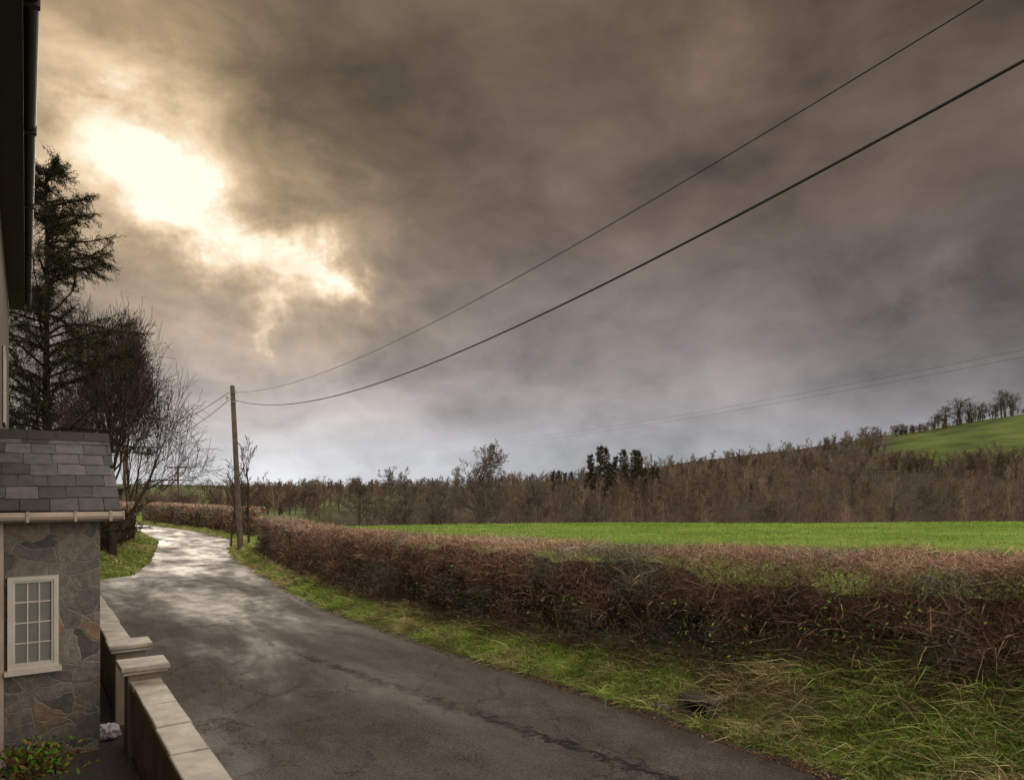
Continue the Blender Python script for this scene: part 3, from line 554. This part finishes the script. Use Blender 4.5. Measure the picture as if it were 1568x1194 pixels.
cable('overhead_cable',(-14.6,35.85,8.0),(4.5,6,6.9),1.27,.016,1.3); cable('overhead_cable',(-14.75,35.85,8.4),(4.14,6,7.43),.93,.007,1.3)
cable('overhead_cable',(-14.9,35.9,8.4),(-31.5,55.5,7.3),.5,.015); cable('overhead_cable',(-14.9,35.9,8.0),(-31.5,55.5,7.0),.9,.015)
cable('overhead_cable',(0,120,12.6),(30,40,11.5),.6,.009,1.3); cable('overhead_cable',(0,120,12.1),(29.6,40,11.0),.6,.009,1.3)
# ---------------- world ----------------
wd=bpy.data.worlds.new('World'); sc.world=wd; wd.use_nodes=True; nt=wd.node_tree; nt.nodes.clear()
out=nt.nodes.new('ShaderNodeOutputWorld')
sky=nt.nodes.new('ShaderNodeTexSky'); sky.sky_type='NISHITA'; sky.sun_disc=False; sky.sun_elevation=math.radians(21); sky.sun_rotation=math.radians(332)
d=nd(nt,'ShaderNodeTexCoord').outputs['Generated']
def vm(op,a,b=None):
    n=nt.nodes.new('ShaderNodeVectorMath'); n.operation=op
    for i,v in enumerate((a,b)):
        if v is None: continue
        if isinstance(v,tuple): n.inputs[i].default_value=v
        else: nt.links.new(v,n.inputs[i])
    return n
wn=noise(nt,d,5.5,6,.64); wv=vm('SCALE',vm('SUBTRACT',wn.outputs['Color'],(.5,.5,.5)).outputs[0]); wv.inputs['Scale'].default_value=.28
d2=vm('NORMALIZE',vm('ADD',d,wv.outputs[0]).outputs[0]).outputs[0]
sep=nd(nt,'ShaderNodeSeparateXYZ'); lk(nt,d,sep.inputs[0]); dx,dy,dz=sep.outputs
dzc=mth(nt,'MAXIMUM',dz,0.0)
def blobsum(blobs):
    tot=None
    for (u,v,sg_,amp) in blobs:
        n3=Vector(((u-784)/1045,1,(755-v)/1045)); cosf=1/n3.length; n3.normalize(); sa=sg_/1045*cosf*.92; q=vm('DOT_PRODUCT',d2 if sg_<170 else d,tuple(n3)).outputs['Value']
        e=mth(nt,'MULTIPLY',mth(nt,'EXPONENT',mth(nt,'MULTIPLY',mth(nt,'SUBTRACT',q,1),1/(sa*sa))),amp); tot=e if tot is None else mth(nt,'ADD',tot,e)
    return tot
tot=blobsum([(210,300,56,.6),(268,335,50,.62),(300,385,34,.45),(200,205,75,.26),(335,325,36,.45),(380,365,30,.45),(430,395,30,.58),(485,425,26,.4),(532,445,26,.6),(420,505,26,.48),(140,250,58,.28),(235,275,230,.36),(130,130,170,.24),(480,440,130,.22)])
mp=nd(nt,'ShaderNodeMapping'); mp.inputs['Scale'].default_value=(1,1,1.7); mp.inputs['Location'].default_value=(3.1,1.7,.4); lk(nt,d,mp.inputs[0])
c2=noise(nt,mp.outputs[0],2.4,5,.5,.3).outputs[0]; c3=noise(nt,mp.outputs[0],6.5,6,.58,.25).outputs[0]
cl=mth(nt,'ADD',mth(nt,'MULTIPLY',c2,.58),mth(nt,'MULTIPLY',c3,.42))
base=ramp(nt,dzc,[(0,(.50,.53,.58)),(.05,(.41,.42,.45)),(.12,(.295,.272,.278)),(.22,(.212,.180,.168)),(.36,(.17,.127,.10)),(.55,(.148,.105,.073))])
mul=maprange(nt,cl,.36,.64,.5,1.55); hz=maprange(nt,dzc,0,.15,.3,0); mul=mth(nt,'ADD',mth(nt,'MULTIPLY',mul,mth(nt,'SUBTRACT',1.0,hz)),hz)
bm=blobsum([(470,150,120,-.5),(650,330,110,-.22),(1500,260,150,-.25),(900,120,120,-.15),(1420,420,50,.4),(1110,60,50,.35),(500,660,150,.25),(1050,680,60,.2),(330,560,110,.2),(1300,560,110,-.12),(180,440,60,-.3)])
mul=mth(nt,'MULTIPLY',mul,mth(nt,'ADD',bm,1.0)); cm_=vm('SCALE',base); lk(nt,mul,cm_.inputs['Scale']); base=cm_.outputs[0]
rt=maprange(nt,dx,-.3,.6,1.06,.83); cm_=vm('SCALE',base); lk(nt,rt,cm_.inputs['Scale']); base=cm_.outputs[0]
tot=mth(nt,'MULTIPLY',tot,maprange(nt,c3,.35,.65,.6,1.4))
glow=ramp(nt,mth(nt,'MULTIPLY',tot,.7),[(0,(0,0,0)),(.12,(.075,.055,.027)),(.3,(.27,.19,.09)),(.55,(.66,.50,.30)),(.9,(1.0,.92,.74))])
cloud=vm('ADD',base,glow).outputs[0]
rear_fill=maprange(nt,dy,.5,-.15,0,1); rr=vm('SCALE',(1.98,1.80,1.58)); lk(nt,mth(nt,'MULTIPLY',rear_fill,maprange(nt,dz,-.02,.05,0,1)),rr.inputs['Scale'])  # unseen bright sky behind the camera, added to light hedge and ground
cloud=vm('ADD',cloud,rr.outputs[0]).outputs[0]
b1=nd(nt,'ShaderNodeBackground'); lk(nt,sky.outputs[0],b1.inputs[0]); b1.inputs[1].default_value=.05
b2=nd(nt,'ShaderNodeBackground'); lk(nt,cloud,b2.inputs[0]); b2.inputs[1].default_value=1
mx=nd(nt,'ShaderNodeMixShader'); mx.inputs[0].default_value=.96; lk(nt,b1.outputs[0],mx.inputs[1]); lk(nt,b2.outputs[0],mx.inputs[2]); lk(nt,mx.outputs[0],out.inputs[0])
su=bpy.data.lights.new('sun','SUN'); su.energy=.9; su.angle=math.radians(20); su.color=(1,.88,.72); so=bpy.data.objects.new('sun',su); sc.collection.objects.link(so)
so.rotation_euler=Vector((-.53,1,.435)).to_track_quat('Z','Y').to_euler()
# ---------------- camera ----------------
cd=bpy.data.cameras.new('camera'); cd.lens=24; cd.sensor_width=36; cd.shift_y=158/1568; cd.clip_end=9000; cd.clip_start=.05
co=bpy.data.objects.new('camera',cd); sc.collection.objects.link(co); co.location=(0,0,3.1); co.rotation_euler=(math.radians(90),0,0); sc.camera=co
sc.view_settings.view_transform='Standard'; sc.view_settings.look='None'; sc.view_settings.exposure=0
